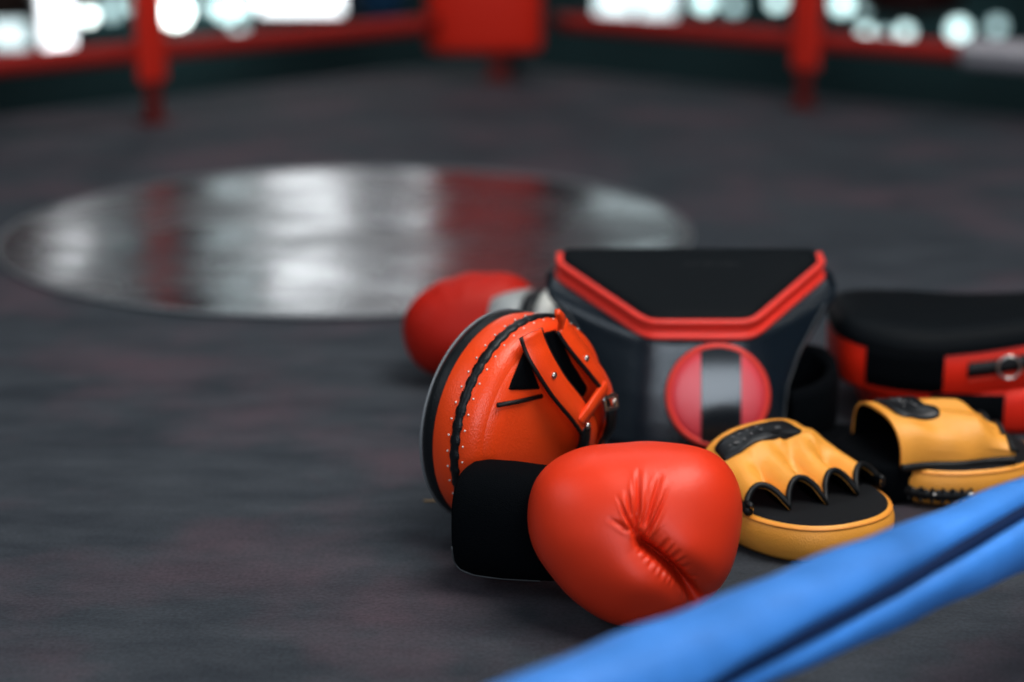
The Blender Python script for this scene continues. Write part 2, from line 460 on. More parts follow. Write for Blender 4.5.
# signed side of the crease for an overlapping upper lip
dep = 32 * np.exp(-(dcr / 4.6) ** 2) * sstep(-.05, .25, tcr) * (1 - .55 * sstep(.72, 1, tcr)) + 9 * np.exp(-(dcr / 17.) ** 2) * (.35 + .65 * sstep(0, .3, tcr))
def wr(a, b, amp, wd, taper=1.):
    global dep
    d_, t_ = seg_dist(uv, a, b)
    ts = .25 + .75 * sstep(0, .3, t_)
    dep = dep + amp * ts * np.exp(-(d_ / wd) ** 2) * (1 - taper * t_)
    dep = dep - .35 * amp * ts * np.exp(-((d_ - 2.1 * wd) / (1.1 * wd)) ** 2) * (1 - taper * t_)
for a, b, am, wd in [((1, -2), (-13, 26), 3.0, 2.4), ((1, 0), (-8, 42), 4.2, 2.6), ((3, 2), (3, 62), 4.6, 2.6), ((5, 0), (13, 44), 3.0, 2.0), ((8, -3), (25, 58), 4.6, 2.8), ((10, -7), (29, 34), 3.4, 2.2),
                     ((24, -20), (33, -4), 3.0, 2.4), ((34, -29), (44, -14), 2.6, 2.2), ((43, -38), (55, -28), 2.2, 2.2), ((50, -46), (64, -40), 2.4, 2.0),
                     ((10, -13), (3, -22), 2.2, 2.0), ((22, -23), (13, -34), 2.4, 2.0), ((33, -32), (24, -44), 2.2, 2.0), ((42, -41), (35, -52), 1.8, 1.8), ((54, -55), (49, -67), 2.4, 1.8), ((57, -58), (58, -72), 2.4, 1.6), ((-2, 0), (-26, 14), 1.6, 2.6), ((6, 0), (18, 52), 2.2, 1.5), ((2, 0), (-3, 54), 2.4, 1.6), ((0, 0), (-18, 36), 1.8, 1.6), ((11, -6), (33, 46), 1.8, 1.5), ((29, -25), (39, -8), 1.8, 1.6), ((38, -33), (50, -20), 1.8, 1.6), ((17, -18), (8, -28), 1.6, 1.5), ((28, -28), (18, -40), 1.6, 1.5), ((38, -37), (30, -48), 1.5, 1.5)]:
    wr(a, b, am * 1.75, wd * .86)
up_lip = np.exp(-(((uv[:, :, 0] - 48) / 30) ** 2 + ((uv[:, :, 1] + 18) / 24) ** 2)) * 5
lo_lip = np.exp(-(((uv[:, :, 0] - 8) / 28) ** 2 + ((uv[:, :, 1] + 48) / 22) ** 2)) * 5
dep = (dep - up_lip - lo_lip) * front
n_ = np.stack([P[:, :, 0] / 105 ** 2, P[:, :, 1] / 88 ** 2, W / 76 ** 2], 2)
n_ /= np.linalg.norm(n_, axis=2)[:, :, None] + 1e-9
P = P - n_ * dep[:, :, None]
e3 = unit(V(-.065, -.93, .365)); e1 = unit(np.cross([0, 0, 1.], e3)); e2 = np.cross(e3, e1)
GC = V(.1020, 1.388, .0600)
gl = Thing('boxing_glove', 'shiny orange red boxing glove with creased palm and black cuff, nearest the blue rope', 'boxing glove', (.1, 1.44, 0), 'red boxing gloves', frame(GC, e1 * U, e2 * U, e3 * U))
gv, gf = close_poles(P)
zmin = (gv @ gl.M[:3, :3].T + gl.M[:3, 3])[:, 2].min(); pass
gl.M[2, 3] += -zmin + .0005
fist = gl.part('fist', (gv, gf), M['red'])
gl.M = np.eye(4)
# cuff: soft padded tube going left from the fist
def cuff_ring(c, hy, hz, ax, n=48, p=2.7):
    sv = unit(np.cross([0, 0, 1.], ax))
    q = superell(hy, hz, p, n); return np.asarray(c) + np.outer(q[:, 0], sv) + np.outer(q[:, 1], [0, 0, 1.])
c0, c1 = V(.070, 1.432, .064), V(-.042, 1.470, .0610)
ax = unit(c0 - c1); rings = []
for k, hy, hz in ((0, .034, .046), (.35, .039, .049), (.65, .041, .0505), (.85, .041, .0500), (.95, .039, .0475), (.99, .036, .044), (1.0, .033, .041), (.985, .030, .038), (.8, .028, .036)):
    c = c0 + (c1 - c0) * k; c[2] = max(c[2], hz + .0008); rings.append(cuff_ring(c, hy, hz, ax))
cuff = gl.part('cuff', loft(rings, True, True), M['black_cloth'], label='black fabric cuff')
pp = [rings[k][i_] for k, i_ in ((1, 33), (2, 33), (3, 32), (4, 31), (5, 30), (5, 28), (5, 26))]
gl.part('cuff_piping', tube(spline(np.array(pp), 30), .0011, 6), M['seam_grey'], parent=cuff, label='grey piping along the lower cuff edge')

# ================================================================== REAR BOXING GLOVE
U2 = 1. / 816
pts = [(60, 49), (30, 52), (-5, 48), (-32, 36), (-50, 18), (-56, -3), (-52, -24), (-40, -42), (-15, -52), (20, -53), (55, -48), (80, -30), (86, 0), (80, 30)]
P = inflate(pts, 50, 46, 120, 70)
e3 = unit(V(.02, -.955, .295)); e1 = unit(np.cross([0, 0, 1.], e3)); e2 = np.cross(e3, e1)
rg = Thing('boxing_glove', 'blurred dark red boxing glove behind the round orange mitt, white and grey cuff', 'boxing glove', (-.06, 2.10, 0), 'red boxing gloves', frame(V(-.066, 2.105, .062), e1 * U2, e2 * U2, e3 * U2))
gv, gf = close_poles(P); zmin = (gv @ rg.M[:3, :3].T + rg.M[:3, 3])[:, 2].min(); rg.M[2, 3] += -zmin + .0005
rg.part('fist', (gv, gf), M['red_dull'])
rg.M = np.eye(4)
c0, c1 = V(-.02, 2.09, .062), V(.095, 2.055, .062); ax = unit(c0 - c1)
def cseg(a, b, r0, r1, m, label):
    rr = [cuff_ring(c0 + (c1 - c0) * k, r * .95, r, ax) for k, r in ((a, r0 - .004), (a + .015, r0), ((a + b) / 2, (r0 + r1) / 2 + .001), (b - .015, r1), (b, r1 - .004))]
    return rg.part('cuff_band', loft(rr, True, True), m, label=label)
cseg(.02, .36, .055, .056, M['cuff_grey'], 'grey cuff band')
cseg(.345, .52, .056, .056, M['black'], 'black cuff band')
cseg(.51, .70, .0585, .0590, M['cuff_white'], 'white cuff band')
cseg(.69, .78, .058, .058, M['cuff_grey'], 'grey cuff stripe')
cseg(.77, 1.0, .059, .058, M['cuff_white'], 'white cuff end')

# ================================================================== ROUND ORANGE MITT ON ITS EDGE
nrm = V(math.cos(math.radians(3)) * math.cos(math.radians(141.2)), math.cos(math.radians(3)) * math.sin(math.radians(141.2)), math.sin(math.radians(3)))
RA = .1055
da = unit(np.cross([0, 0, 1.], nrm)); db = np.cross(nrm, da)       # da ~ image-left-ish horizontal in the disc plane, db up
TC = V(.0044, 1.600, .1062)
tm = Thing('round_punch_mitt', 'round orange punch mitt standing on its edge, black laced rim and back straps', 'punch mitt', (TC[0], TC[1], 0), None, frame(TC, da * 1.035, db * 1.035, nrm * .92))
NS = 144; a = np.linspace(0, 2 * PI, NS, endpoint=False)
def rv(prof, n=NS, off=0):
    a_ = np.linspace(0, 2 * PI, n, endpoint=False)
    return [np.stack([r * np.cos(a_), r * np.sin(a_), np.full(n, z)], 1) for r, z in prof]
side_prof = [(.0985, .018), (.1005, .010), (.1015, 0), (.1015, -.012), (.1005, -.022), (.0975, -.030), (.092, -.036), (.084, -.040), (.074, -.0425), (.060, -.044), (.055, -.0435)]
tm.part('side_wall', loft(rv(side_prof)), M['red_orange'])
tm.part('strike_face', loft(rv([(.0988, .0175), (.1000, .024), (.0985, .031), (.094, .035), (.085, .0345), (.06, .030), (.03, .028)]), False, True), M['black'], label='black striking face and rim')
tm.part('rim_piping', tube(rv([(.0985, .0335)])[0], .0014, 8, True), M['grey_trim'], label='pale piping round the striking face')
# lacing band with zigzag edge on the side wall
na = 288; a2 = np.linspace(0, 2 * PI, na, endpoint=False)
tooth = .0006 * np.sign(np.sin(a2 * 48))
rl = [np.stack([(.1018 + h) * np.cos(a2), (.1018 + h) * np.sin(a2), zc + tg * tooth], 1) for h, zc, tg in ((-.0025, -.008, -1), (.0012, -.009, -1), (.0022, -.0135, 0), (.0012, -.018, 1), (-.0025, -.019, 1))]
lb = tm.part('lacing_band', loft(rl), M['black'], label='black lacing band')
st = []
for k in range(44):
    aa = 2 * PI * k / 44
    for z, dz in ((-.0052, 0), (-.0225, .5)):
        ab = aa + dz * 2 * PI / 44; rr = .1022 if z > -.01 else .1003
        st.append(ball((rr * math.cos(ab), rr * math.sin(ab), z), .0010, 4))
tm.part('lacing_stitches', join(*st), M['white'], parent=lb, label='white stitches beside the lacing')
# back side (towards -n): recessed black palm, pocket and straps.  q(x, y, h): point on back, height h above rim plane
def q(x, y, h=0.): return V(x, y, -.043 - h)
tm.part('palm_lining', loft(rv([(.060, -.0425), (.052, -.036), (.03, -.033)]), False, True), M['black_cloth'], label='black palm lining')
def dome(x, y): return .010 * max(0., 1 - (x * x + y * y) / .095 ** 2)
cov = []
for r in (.0835, .07, .05, .03, .012): cov.append((r, -.0425 - .010 * max(0, 1 - r * r / .095 ** 2)))
bc = tm.part('back_cover', loft(rv([(.090, -.0362)] + cov), False, True), M['red_orange'], label='orange leather back cover')
def B3(x, y, h): return V(x, y, -.0425 - dome(x, y) - h)
def panel(poly, h=.0012):
    p = resample(poly, 48, True); c = p.mean(0); rings = []
    for k, hh in ((1.02, -.002), (1.0, h * .6), (.96, h), (.6, h), (.25, h)):
        qq = c + (p - c) * k; rings.append(np.array([B3(a_, b_, hh) for a_, b_ in qq]))
    v, f = loft(rings, False, True); return v, f
tm.part('palm_opening', panel([(.0411, .0845), (.053, .069), (.0635, .0555), (.044, .0515), (.0254, .048), (.034, .067)]), M['black_cloth'], label='black triangular opening')
tm.part('palm_opening', panel([(.018, .095), (-.004, .0944), (-.012, .078), (-.0205, .0634), (-.0475, .0315), (-.0403, .0249), (-.008, .0502), (.0067, .0657), (.011, .080)]), M['black_cloth'], label='black gap between the straps')
def strap(path, w, hs, edge=True):
    pth = np.array([[*p_, h] for p_, h in zip(path, hs)]); pth = spline(pth, 40)
    P3 = np.array([B3(*p_) for p_ in pth])
    nn = np.array([unit(V(p_[0] * .9, p_[1] * .9, -.09)) for p_ in pth])
    s_ = tm.part('strap', ribbon(P3, w, nn, .0034), M['red_orange'])
    if edge:
        T = np.gradient(P3, axis=0); T /= np.linalg.norm(T, axis=1)[:, None]
        sd = np.cross(nn, T); sd /= np.linalg.norm(sd, axis=1)[:, None]
        vv = join(tube(P3 + sd * w * .5, .0022, 8), tube(P3 - sd * w * .5, .0022, 8))
        tm.part('strap_binding', vv, M['black_trim'], parent=s_, label='black strap binding')
    return P3, s_
P1, S1 = strap([(.034, .1005), (.0325, .090), (.0300, .0765), (.0150, .0511), (-.0090, .0248), (-.0332, -.0008), (-.0470, -.0206), (-.049, -.045)], .0235, [.000, .004, .010, .014, .016, .014, .008, .0])
P2, S2 = strap([(-.010, .0985), (-.0200, .0800), (-.0380, .058), (-.0590, .0354), (-.0735, .0131), (-.0735, -.0135), (-.068, -.035)], .023, [.0, .006, .011, .013, .012, .008, .0])
tail = np.array([B3(-.008, .099, .002), B3(-.002, .108, .006), B3(.007, .1155, .008)])
tm.part('strap_tail', ribbon(spline(tail, 14), np.linspace(.013, .006, 14), V(.2, .6, -.7), .003), M['red_orange'], label='loose orange strap end')
cs = np.array([B3(-.011, .012, .0185), B3(-.024, .0222, .0205), B3(-.040, .0300, .0195), B3(-.056, .0345, .017)])
tm.part('cross_strap', ribbon(spline(cs, 20), .013, V(-.3, .1, -1), .003), M['red_orange'], label='short orange strap joining the two straps')
for a_, b_ in (((-.021, .0058), (-.0204, -.030)), ((-.0660, .010), (-.0700, -.030))):
    q1 = np.array([B3(*a_, .0185), B3((a_[0] + b_[0]) / 2, (a_[1] + b_[1]) / 2, .017), B3(*b_, .004)])
    tm.part('strap_end', ribbon(spline(q1, 16), .012, V(0, 0, -1), .003), M['black'], label='black strap end')
tm.part('palm_slit', tube([B3(.0785, .0449, .001), B3(.0536, .0432, .0015), B3(.024, .0415, .001)], .0022, 8), M['black_trim'], label='black slit')
bk = [B3(-.050, .0255, .019), B3(-.053, .014, .020), B3(-.074, .010, .020), B3(-.071, .0235, .019)]
tm.part('buckle', tube(resample(bk, 24, True), .0022, 8, True), M['metal'], label='steel strap buckle')
for x, y, h in ((.0225, .063, .0165), (-.0205, .0075, .022), (-.0690, .017, .020), (-.0290, .0665, .014)):
    tm.part('rivet', ball(B3(x, y, h), .0034, 6, (1, 1, .7)), M['metal'])
tm.M = np.eye(4)
# loose tan thread on the floor beside the mitt
th_ = new_obj('loose_thread', *tube(spline([V(-.088, 1.668, .0012), V(-.078, 1.664, .0025), V(-.068, 1.668, .0014), V(-.060, 1.672, .0012)], 24), .0010, 6), M['tan'])
tag(th_, 'short loose tan thread on the canvas below the round orange mitt', 'thread')

# ================================================================== BELLY PAD
BX, BY = .2035, 0.
def bring(Wd, Fd, c, D, yf, z, slope=0., grow=0., zc=0., soft=10):
    k = max(0., 1 - z / .10); Fr = Fd + .008 * k; WL = Wd + .014 * k
    pts = [(-Fd, yf), (Fr, yf), (Wd, yf + c * (1 - .4 * k)), (Wd * .985, yf + D), (-WL * .985, yf + D), (-WL, yf + c)]
    p = []
    for i in range(6):
        a_, b_ = np.array(pts[i]), np.array(pts[(i + 1) % 6])
        for k in np.arange(32) / 32: p.append(a_ + (b_ - a_) * k)
    p = np.array(p)
    for _ in range(soft): p = .25 * np.roll(p, 1, 0) + .5 * p + .25 * np.roll(p, -1, 0)
    if grow:
        T = np.roll(p, -1, 0) - np.roll(p, 1, 0); T /= np.linalg.norm(T, axis=1)[:, None]
        p = p + np.stack([T[:, 1], -T[:, 0]], 1) * grow
    return np.c_[p[:, 0] + BX, p[:, 1], z + slope * (p[:, 1] - yf) + zc]
TOP0 = (.149, .0570, .112, .138, 1.857)
keys = [  # z, W, F, c, D, yf, slope
    (0.000, .086, .066, .030, .110, 1.829, 0), (.006, .091, .069, .030, .112, 1.824, 0), (.030, .091, .069, .032, .114, 1.829, .03),
    (.060, .096, .068, .040, .118, 1.836, .10), (.085, .108, .066, .055, .124, 1.844, .20), (.104, .128, .065, .078, .131, 1.851, .31), (.114, .147, .0645, .094, .137, 1.854, .37), (.120, .148, .0645, .104, .138, 1.858, .36)]
for i_, g_ in enumerate((.006, .007, .009, .011, .017, .024, .022, .006)): keys[i_] = (keys[i_][0], keys[i_][1] + g_, keys[i_][2] - .006, *keys[i_][3:])
K = np.array(keys); zs = np.r_[0, .003, np.linspace(.006, .120, 26)]
body = [bring(*[np.interp(z, K[:, 0], K[:, j]) for j in (1, 2, 3, 4, 5)], z, np.interp(z, K[:, 0], K[:, 6]), 0, 0, int(np.interp(z, [0, .08, .12], [110, 70, 14]))) for z in zs]
body += [bring(*TOP0, z_, .355, -.003) for z_ in (.1205, .137, .1385)]
bp_ = Thing('belly_pad', 'black leather belly protector with red band and round red emblem, standing upright', 'belly pad', (BX, 1.89, 0))
bp_.part('body', loft(body, True, True), M['black_gloss'], label='glossy black front body')
TOP = (.149, .0570, .112, .138, 1.857)
sl = .355
band = [bring(*TOP, .118, sl, -.004), bring(*TOP, .1185, sl, .0025), bring(*TOP, .121, sl, .0035), bring(*TOP, .1235, sl, .0015), bring(*TOP, .1315, sl, .0012), bring(*TOP, .134, sl, .0035), bring(*TOP, .137, sl, .003), bring(*TOP, .1385, sl, .0005), bring(*TOP, .1385, sl, -.004)]
FI = np.r_[136:192, 0:88]
bd = bp_.part('trim_band', grid(np.stack(band)[:, FI]), M['band_red'], label='red trim band')
for z_, g_, r_ in ((.1215, .0028, .0030), (.1372, .0018, .0032)):
    bp_.part('trim_piping', tube(bring(*TOP, z_, sl, g_)[FI], r_, 8), M['band_red'], parent=bd, label='raised red piping')
base = bring(*TOP, .1385, sl, -.002); cen = base.mean(0)
tp = []
for k, h in ((1, -.002), (.99, .0015), (.965, .0035), (.9, .0050), (.7, .0062), (.4, .0068), (.15, .007)):
    rr = cen + (base - cen) * k; rr[:, 2] += h; tp.append(rr)
bp_.part('top_panel', loft(tp, False, True), M['black_top'], label='matte black padded top panel')
# raised worn lettering smudges along the back of the top panel
mk = []
for x, w in ((-.005, .007), (.004, .006), (.013, .004), (.020, .009), (.032, .006), (.041, .008), (.050, .005)):
    y = 1.955; mk.append(box((BX + x, y, .1385 + sl * (y - 1.856) + .0055), (w * .8, .004, .0016)))
bp_.part('worn_lettering', join(*mk), mat('worn_print', (.035, .037, .040), .5), label='worn illegible lettering')
# emblem on the leaning front face
fp = lambda z: np.interp(z, K[:, 0], K[:, 5])
ez = .060; ey = fp(ez); lean = math.atan2(fp(.10) - fp(.02), .08)
EX, EZ = V(1, 0, 0), V(0, math.sin(lean), math.cos(lean)); EN = np.cross(EX, EZ)          # EN points to the camera side
if EN[1] > 0: EN = -EN
EC = V(.2225, ey - .001, ez)
bp_.M = frame(EC, EX, EZ, EN)
R0 = .0545
def er(r, z, n=120):
    a_ = np.linspace(0, 2 * PI, n, endpoint=False); return np.stack([r * np.cos(a_), r * np.sin(a_), np.full(n, z)], 1)
em = bp_.part('emblem', loft([er(R0, -.004), er(R0, .004), er(R0 * .96, .0065), er(R0 * .8, .008), er(R0 * .5, .0095), er(R0 * .2, .010)], False, True), M['emblem'], label='round raised red emblem')
bp_.part('emblem_ring', tube(er(R0 * .985, .005), .0034, 10, True), M['band_red'], parent=em, label='raised red ring')
def edome(r): return .0065 + .0038 * max(0, 1 - (r / (R0 * .96)) ** 2)
g = np.zeros((13, 41, 3))
for i, x in enumerate(np.linspace(-.0185, .0245, 13)):
    yl = math.sqrt((R0 * .965) ** 2 - x * x)
    for j, y in enumerate(np.linspace(-yl, yl, 41)): g[i, j] = (x, y, edome(math.hypot(x, y)) + .0012)
v, f = grid(g); bp_.part('emblem_stripe', (v, f), M['stripe'], parent=em, label='glossy black centre stripe')
bp_.M = np.eye(4)
# stitched seam lines on both flanks
for sx in (-1, 1):
    ln = []
    for z in np.linspace(.004, .112, 30):
        r_ = bring(*[np.interp(z, K[:, 0], K[:, j]) for j in (1, 2, 3, 4, 5)], z, np.interp(z, K[:, 0], K[:, 6]), .0004, 0, int(np.interp(z, [0, .08, .12], [110, 70, 14])))
        idx = 32 + 27 if sx > 0 else 5 * 32 + 5
        ln.append(r_[idx])
    bp_.part('side_seam', tube(np.array(ln), .0010, 6), M['seam_grey'], label='pale seam line')
bw = spline([V(.290, 1.945, 0), V(.322, 1.962, 0), V(.349, 1.955, 0), V(.360, 1.925, 0), V(.354, 1.89, 0), V(.334, 1.865, 0), V(.305, 1.855, 0)], 60)
rings = []
T = np.gradient(bw, axis=0); T /= np.linalg.norm(T, axis=1)[:, None]
hh = np.interp(np.linspace(0, 1, 60), [0, .35, .6, 1], [.084, .082, .072, .058])
for i in range(60):
    s_ = V(T[i][1], -T[i][0], 0)
    prof = [(-.006, .001), (.006, .001), (.008, .012), (.008, hh[i] - .010), (.005, hh[i]), (-.005, hh[i]), (-.008, hh[i] - .010), (-.008, .012)]
    rings.append(np.array([bw[i] + s_ * a_ + V(0, 0, b_) for a_, b_ in prof]))
bp_.part('waist_belt', loft(rings, True, True), M['black_cloth'], label='black fabric waist belt curling behind')

bp_.part('floor_shade_slab', ribbon(spline([V(.30, 1.87, .0045), V(.34, 1.865, .0050), V(.375, 1.862, .0040), V(.398, 1.860, .0036)], 20), .085, V(0, 0, 1), .0034), M['black_cloth'], label='flat black slab on the canvas standing in for floor shadow')  # thin black slab laid down as the floor shadow beside the pad
# ================================================================== FOCUS MITTS
def outline_strip(a_, b_, p_, x0, x1, prof, n=60):
    """strip on the near (y<0) side of a superellipse between x0 and x1; prof: (offset, z)"""
    xs = np.linspace(x0, x1, n); rings = []
    y = -b_ * np.clip(1 - np.abs(xs / a_) ** p_, 0, 1) ** (1 / p_)
    C2 = np.stack([xs, y], 1); T = np.gradient(C2, axis=0); T /= np.linalg.norm(T, axis=1)[:, None]
    Nn = np.stack([T[:, 1], -T[:, 0]], 1)
    for i in range(n): rings.append(np.array([[*(C2[i] + Nn[i] * o_), z_] for o_, z_ in prof]))
    return rings
def make_mitt(label, c, yaw, hw, fl, lacing, patch_round, tw=1., hback=.3, xend=.042, a_=.097, x0=-.074, vamp=1.):
    X = V(math.cos(yaw), math.sin(yaw), 0); Y = V(-math.sin(yaw), math.cos(yaw), 0)
    t_ = Thing('focus_mitt', label, 'focus mitt', (c[0], c[1], 0), None, frame(V(c[0], c[1], 0), X, Y, V(0, 0, 1)))
    b_, p_ = .081, 2.35
    def o2(ins, z, n=120): s = superell(a_ - ins, b_ - ins, p_, n); return np.c_[s, np.full(n, z)]
    side = [(.018, .0005), (.009, .0015), (.003, .007), (0, .017), (.0005, .027), (.003, .0345), (.0055, .0375), (.008, .0385)]
    pad = t_.part('pad', loft([o2(*s_) for s_ in side], True, False), M['orange'], label='orange padded rim')
    t_.part('pad_seam', tube(o2(.0032, .0350), .0011, 6, True), mat('orange_seam', (.70, .27, .04), .5), parent=pad)
    t_.part('top_panel', loft([o2(.0065, .0378), o2(.009, .0398), o2(.013, .0400), o2(.03, .0395), o2(.06, .0395)], False, True), M['black_mesh'], label='black fabric panel')
    zb = .0395; Ht = .043
    nu, nv = 121, 64
    th_ = np.linspace(-PI / 2, PI / 2, nu)
    s = np.sign(np.sin(th_)) * np.abs(np.sin(th_)) ** (2 / 2.7); arch = np.abs(np.cos(th_)) ** (2 / 2.9)
    tun = np.abs(np.sin(4 * PI * (s * .97 + 1) / 2)) ** .6
    tun = 1 - (1 - tun) * (.35 + .65 * vamp)
    G = np.zeros((nu, nv, 3))
    for j, v_ in enumerate(np.linspace(0, 1, nv)):
        k = float(sstep(fl, 1.0, v_)); w = hw * (1 - .10 * (1 - v_) + .04 * k)
        xe = xend - .017 * vamp * tun * (np.abs(s) < .99) - .012 * np.abs(s) ** 2
        x = x0 + (xe - x0) * v_ + .004 * (1 - v_) * np.abs(s) ** 2
        hv = Ht * (1 + hback * (1 - float(sstep(0, .55, v_)))) * (1 + .05 * s * tw)
        fold = .0028 * np.sin(7 * s + 9 * v_) * arch * sstep(.1, .4, v_) * (1 - k) + .0022 * np.sin(22 * v_ + 3 * s) * (1 - arch ** 2) * arch
        tz = .023 * tun * (1 - .25 * np.abs(s) ** 3) + .002
        kk = k ** .8
        val = (1 - tun) * sstep(fl + .02, fl + .4, v_) * .034 * vamp * arch          # valleys run back up between the fingers
        z = (1 - kk) * (hv * arch + fold - val) + kk * np.minimum(tz, hv * arch + .03 * arch + .002)
        G[:, j, 0] = x; G[:, j, 1] = w * s + .002 * np.sin(11 * v_ + s) * (1 - arch); G[:, j, 2] = zb + np.maximum(z, -.001)
    v, f = grid(G); f = [q_[::-1] for q_ in f]
    cv = t_.part('hand_cover', (v, f), None, mats=[M['orange'], M['black_cloth']], recalc=False, label='orange leather hand cover with black lining')
    so = cv.modifiers.new('thick', 'SOLIDIFY'); so.thickness = .0032; so.offset = -1; so.material_offset = 1; so.material_offset_rim = 0
    edge = G[2:-2, -1] + V(0, 0, .0002)
    t_.part('finger_binding', tube(edge, .0030, 8), M['black_trim'], parent=cv, label='black binding round the finger holes')
    for e_ in (0, -1): 
        t_.part('side_seam', tube(G[e_, :, :] + V(0, (-1 if e_ == 0 else 1) * .001, .0015), .0042, 8), M['black_trim'], parent=cv, label='black side seam')
    # label patch follows the plateau
    jn = lambda v_: int(round(v_ * (nv - 1)))
    def surf(uq, vq):
        i = np.clip((uq + 1) / 2 * (nu - 1), 0, nu - 1.001); j = np.clip(vq * (nv - 1), 0, nv - 1.001)
        i0, j0 = int(i), int(j); a1, b1 = i - i0, j - j0
        return (G[i0, j0] * (1 - a1) + G[i0 + 1, j0] * a1) * (1 - b1) + (G[i0, j0 + 1] * (1 - a1) + G[i0 + 1, j0 + 1] * a1) * b1
    u0, u1, v0, v1 = patch_round
    uc, vc = (u0 + u1) / 2, (v0 + v1) / 2
    ou = superell((u1 - u0) / 2, (v1 - v0) / 2, 5, 60); rings = []
    for sc, h in ((1, -.001), (1, .0022), (.93, .0034), (.6, .0036), (.25, .0036)):
        rings.append(np.array([surf(uc + du * sc, vc + dv * sc) + V(0, 0, h) for du, dv in ou]))
    pt = t_.part('label_patch', loft(rings, False, True), M['patch'], label='black label patch')
    mk = []
    for k in range(6):
        uu = uc + (u1 - u0) * (-.28 + .11 * k); p3 = surf(uu, vc + .02) + V(0, 0, .0040)
        mk.append(ball(p3, .0022 if k % 2 else .0015, 4, (1.1, 1.5 if k % 3 else .8, .35)))
    for k in range(4):
        uu = uc + (u1 - u0) * (-.16 + .11 * k); p3 = surf(uu, vc - .07) + V(0, 0, .0040)
        mk.append(ball(p3, .0016, 4, (.9, 1.4, .35)))
    t_.part('patch_lettering', join(*mk), M['patch_mark'], parent=pt, label='faint worn grey lettering')
    if lacing:
        sl_ = superell(.050, .056, 3.2, 80)
        t_.part('wrist_lining', loft([np.c_[sl_[:, 0] * k_ - .066, sl_[:, 1] * k_, np.full(80, z_)] for k_, z_ in ((.92, .001), (1, .006), (1, .036), (.96, .0412), (.8, .0418))], True, True), M['black_cloth'], label='black wrist lining under the cover')
        rg_ = outline_strip(a_, b_, p_, -.080, -.014, [(-.002, .009), (.0016, .0095), (.0030, .0145), (.0016, .0195), (-.002, .020)])
        rg_ = [r_.copy() for r_ in rg_]
        for i, r_ in enumerate(rg_):
            r_[:, 2] += .0007 * math.copysign(1, math.sin(i * 1.3)) * np.array([-1, -1, 0, 1, 1])
        lc = t_.part('lacing', loft(rg_, True, True), M['black_trim'], label='black lacing strip')
        tt = []; c_ = outline_strip(a_, b_, p_, -.078, -.016, [(.0022, .0085), (.0022, .0208)], 8)
        for r_ in c_:
            for q_ in r_: tt.append(ball(q_, .0021, 4))
        t_.part('lace_knots', join(*tt), M['black_trim'], parent=lc)
        sd = outline_strip(a_, b_, p_, -.050, -.016, [(.0035, .0165)], 3)
        t_.part('lace_end', ball(sd[2][0], .0026, 6), M['white'], parent=lc, label='pale lace end'); t_.part('lace_end', ball(sd[0][0], .0016, 5), M['white'], parent=lc, label='pale lace end')
    return t_
make_mitt('orange focus mitt with open finger holes facing the camera, right beside the front red glove', (.273, 1.590), math.radians(-61), .075, .36, False, (-.60, .22, .11, .40), 1., .13, .042, .093)
make_mitt('orange focus mitt turned sideways with open black wrist hole and laced rim', (.449, 1.729), math.radians(13.5), .064, .74, True, (-.30, .34, .08, .46), -1, .10, .050, .089, -.085, .30)

# ================================================================== BLACK AND RED KICK PAD
kx, ky, kyaw = .524, 1.992, math.radians(-5)
X = V(math.cos(kyaw), math.sin(kyaw), 0); Y = V(-math.sin(kyaw), math.cos(kyaw), 0)
kp = Thing('kick_pad', 'black and red curved kick pad lying face up at the right edge', 'kick pad', (kx, ky, 0), None, frame(V(kx, ky, 0), X, Y, V(0, 0, 1)))
ka, kb, kpw = .152, .110, 3.4
def bend(x, y=0.): return .75 * (x + .040) ** 2 - .85 * np.maximum(0, x + .05) * y - .006
def k2(ins, z, n=160):
    s = superell(ka - ins, kb - ins, kpw, n); return np.c_[s, z + (.012 if z > .06 else .004) + bend(s[:, 0], s[:, 1])]
kp.part('side_wall', loft([k2(.02, .038), k2(.006, .039), k2(0, .046), k2(-.001, .066), k2(0, .083), k2(.003, .090)], True, False), M['pad_red'], label='red side wall')
kp.part('strike_face', loft([k2(-.002, .084), k2(-.003, .088), k2(-.001, .098), k2(.006, .106), k2(.018, .111), k2(.045, .113), k2(.09, .113)], False, True), M['black_top'], label='black striking face')
def bent(rings):
    out = []
    for r_ in rings: r_ = r_.copy(); r_[:, 2] += bend(r_[:, 0], r_[:, 1]) + .008; out.append(r_)
    return out
kp.part('cross_strap', loft(bent(outline_strip(ka, kb, kpw, -.118, -.036, [(-.003, .044), (.003, .046), (.0042, .060), (.0042, .080), (.0035, .090), (-.003, .091)])), True, True), M['black_cloth'], label='black cross strap')
lc = kp.part('lacing', loft(bent(outline_strip(ka, kb, kpw, -.010, .110, [(-.002, .060), (.003, .0605), (.0045, .0685), (.003, .0765), (-.002, .077)])), True, True), M['black_trim'], label='black lacing strip')
stt = []
for r_ in bent(outline_strip(ka, kb, kpw, -.006, .10, [(.004, .057), (.004, .0805)], 16)):
    for q_ in r_: stt.append(ball(q_, .0018, 4))
kp.part('lacing_stitches', join(*stt), mat('red_stitch', (.62, .08, .05), .5), parent=lc)
rc = V(.034, -kb - .006, .075 + bend(.034, -kb)); aa = np.linspace(0, 2 * PI, 40, endpoint=False)
kp.part('lace_ring', tube(np.stack([rc[0] + .0125 * np.cos(aa), np.full(40, rc[1]), rc[2] + .0125 * np.sin(aa)], 1), .0016, 8, True), M['metal'], label='steel ring on the lacing')
def pk(ins, z, n=120):
    s = superell(.128 - ins, .112 - ins, 3.4, n); return np.c_[s[:, 0] + .012, s[:, 1], np.full(n, z) + (bend(s[:, 0], s[:, 1]) * .6 if z > .03 else 0)]
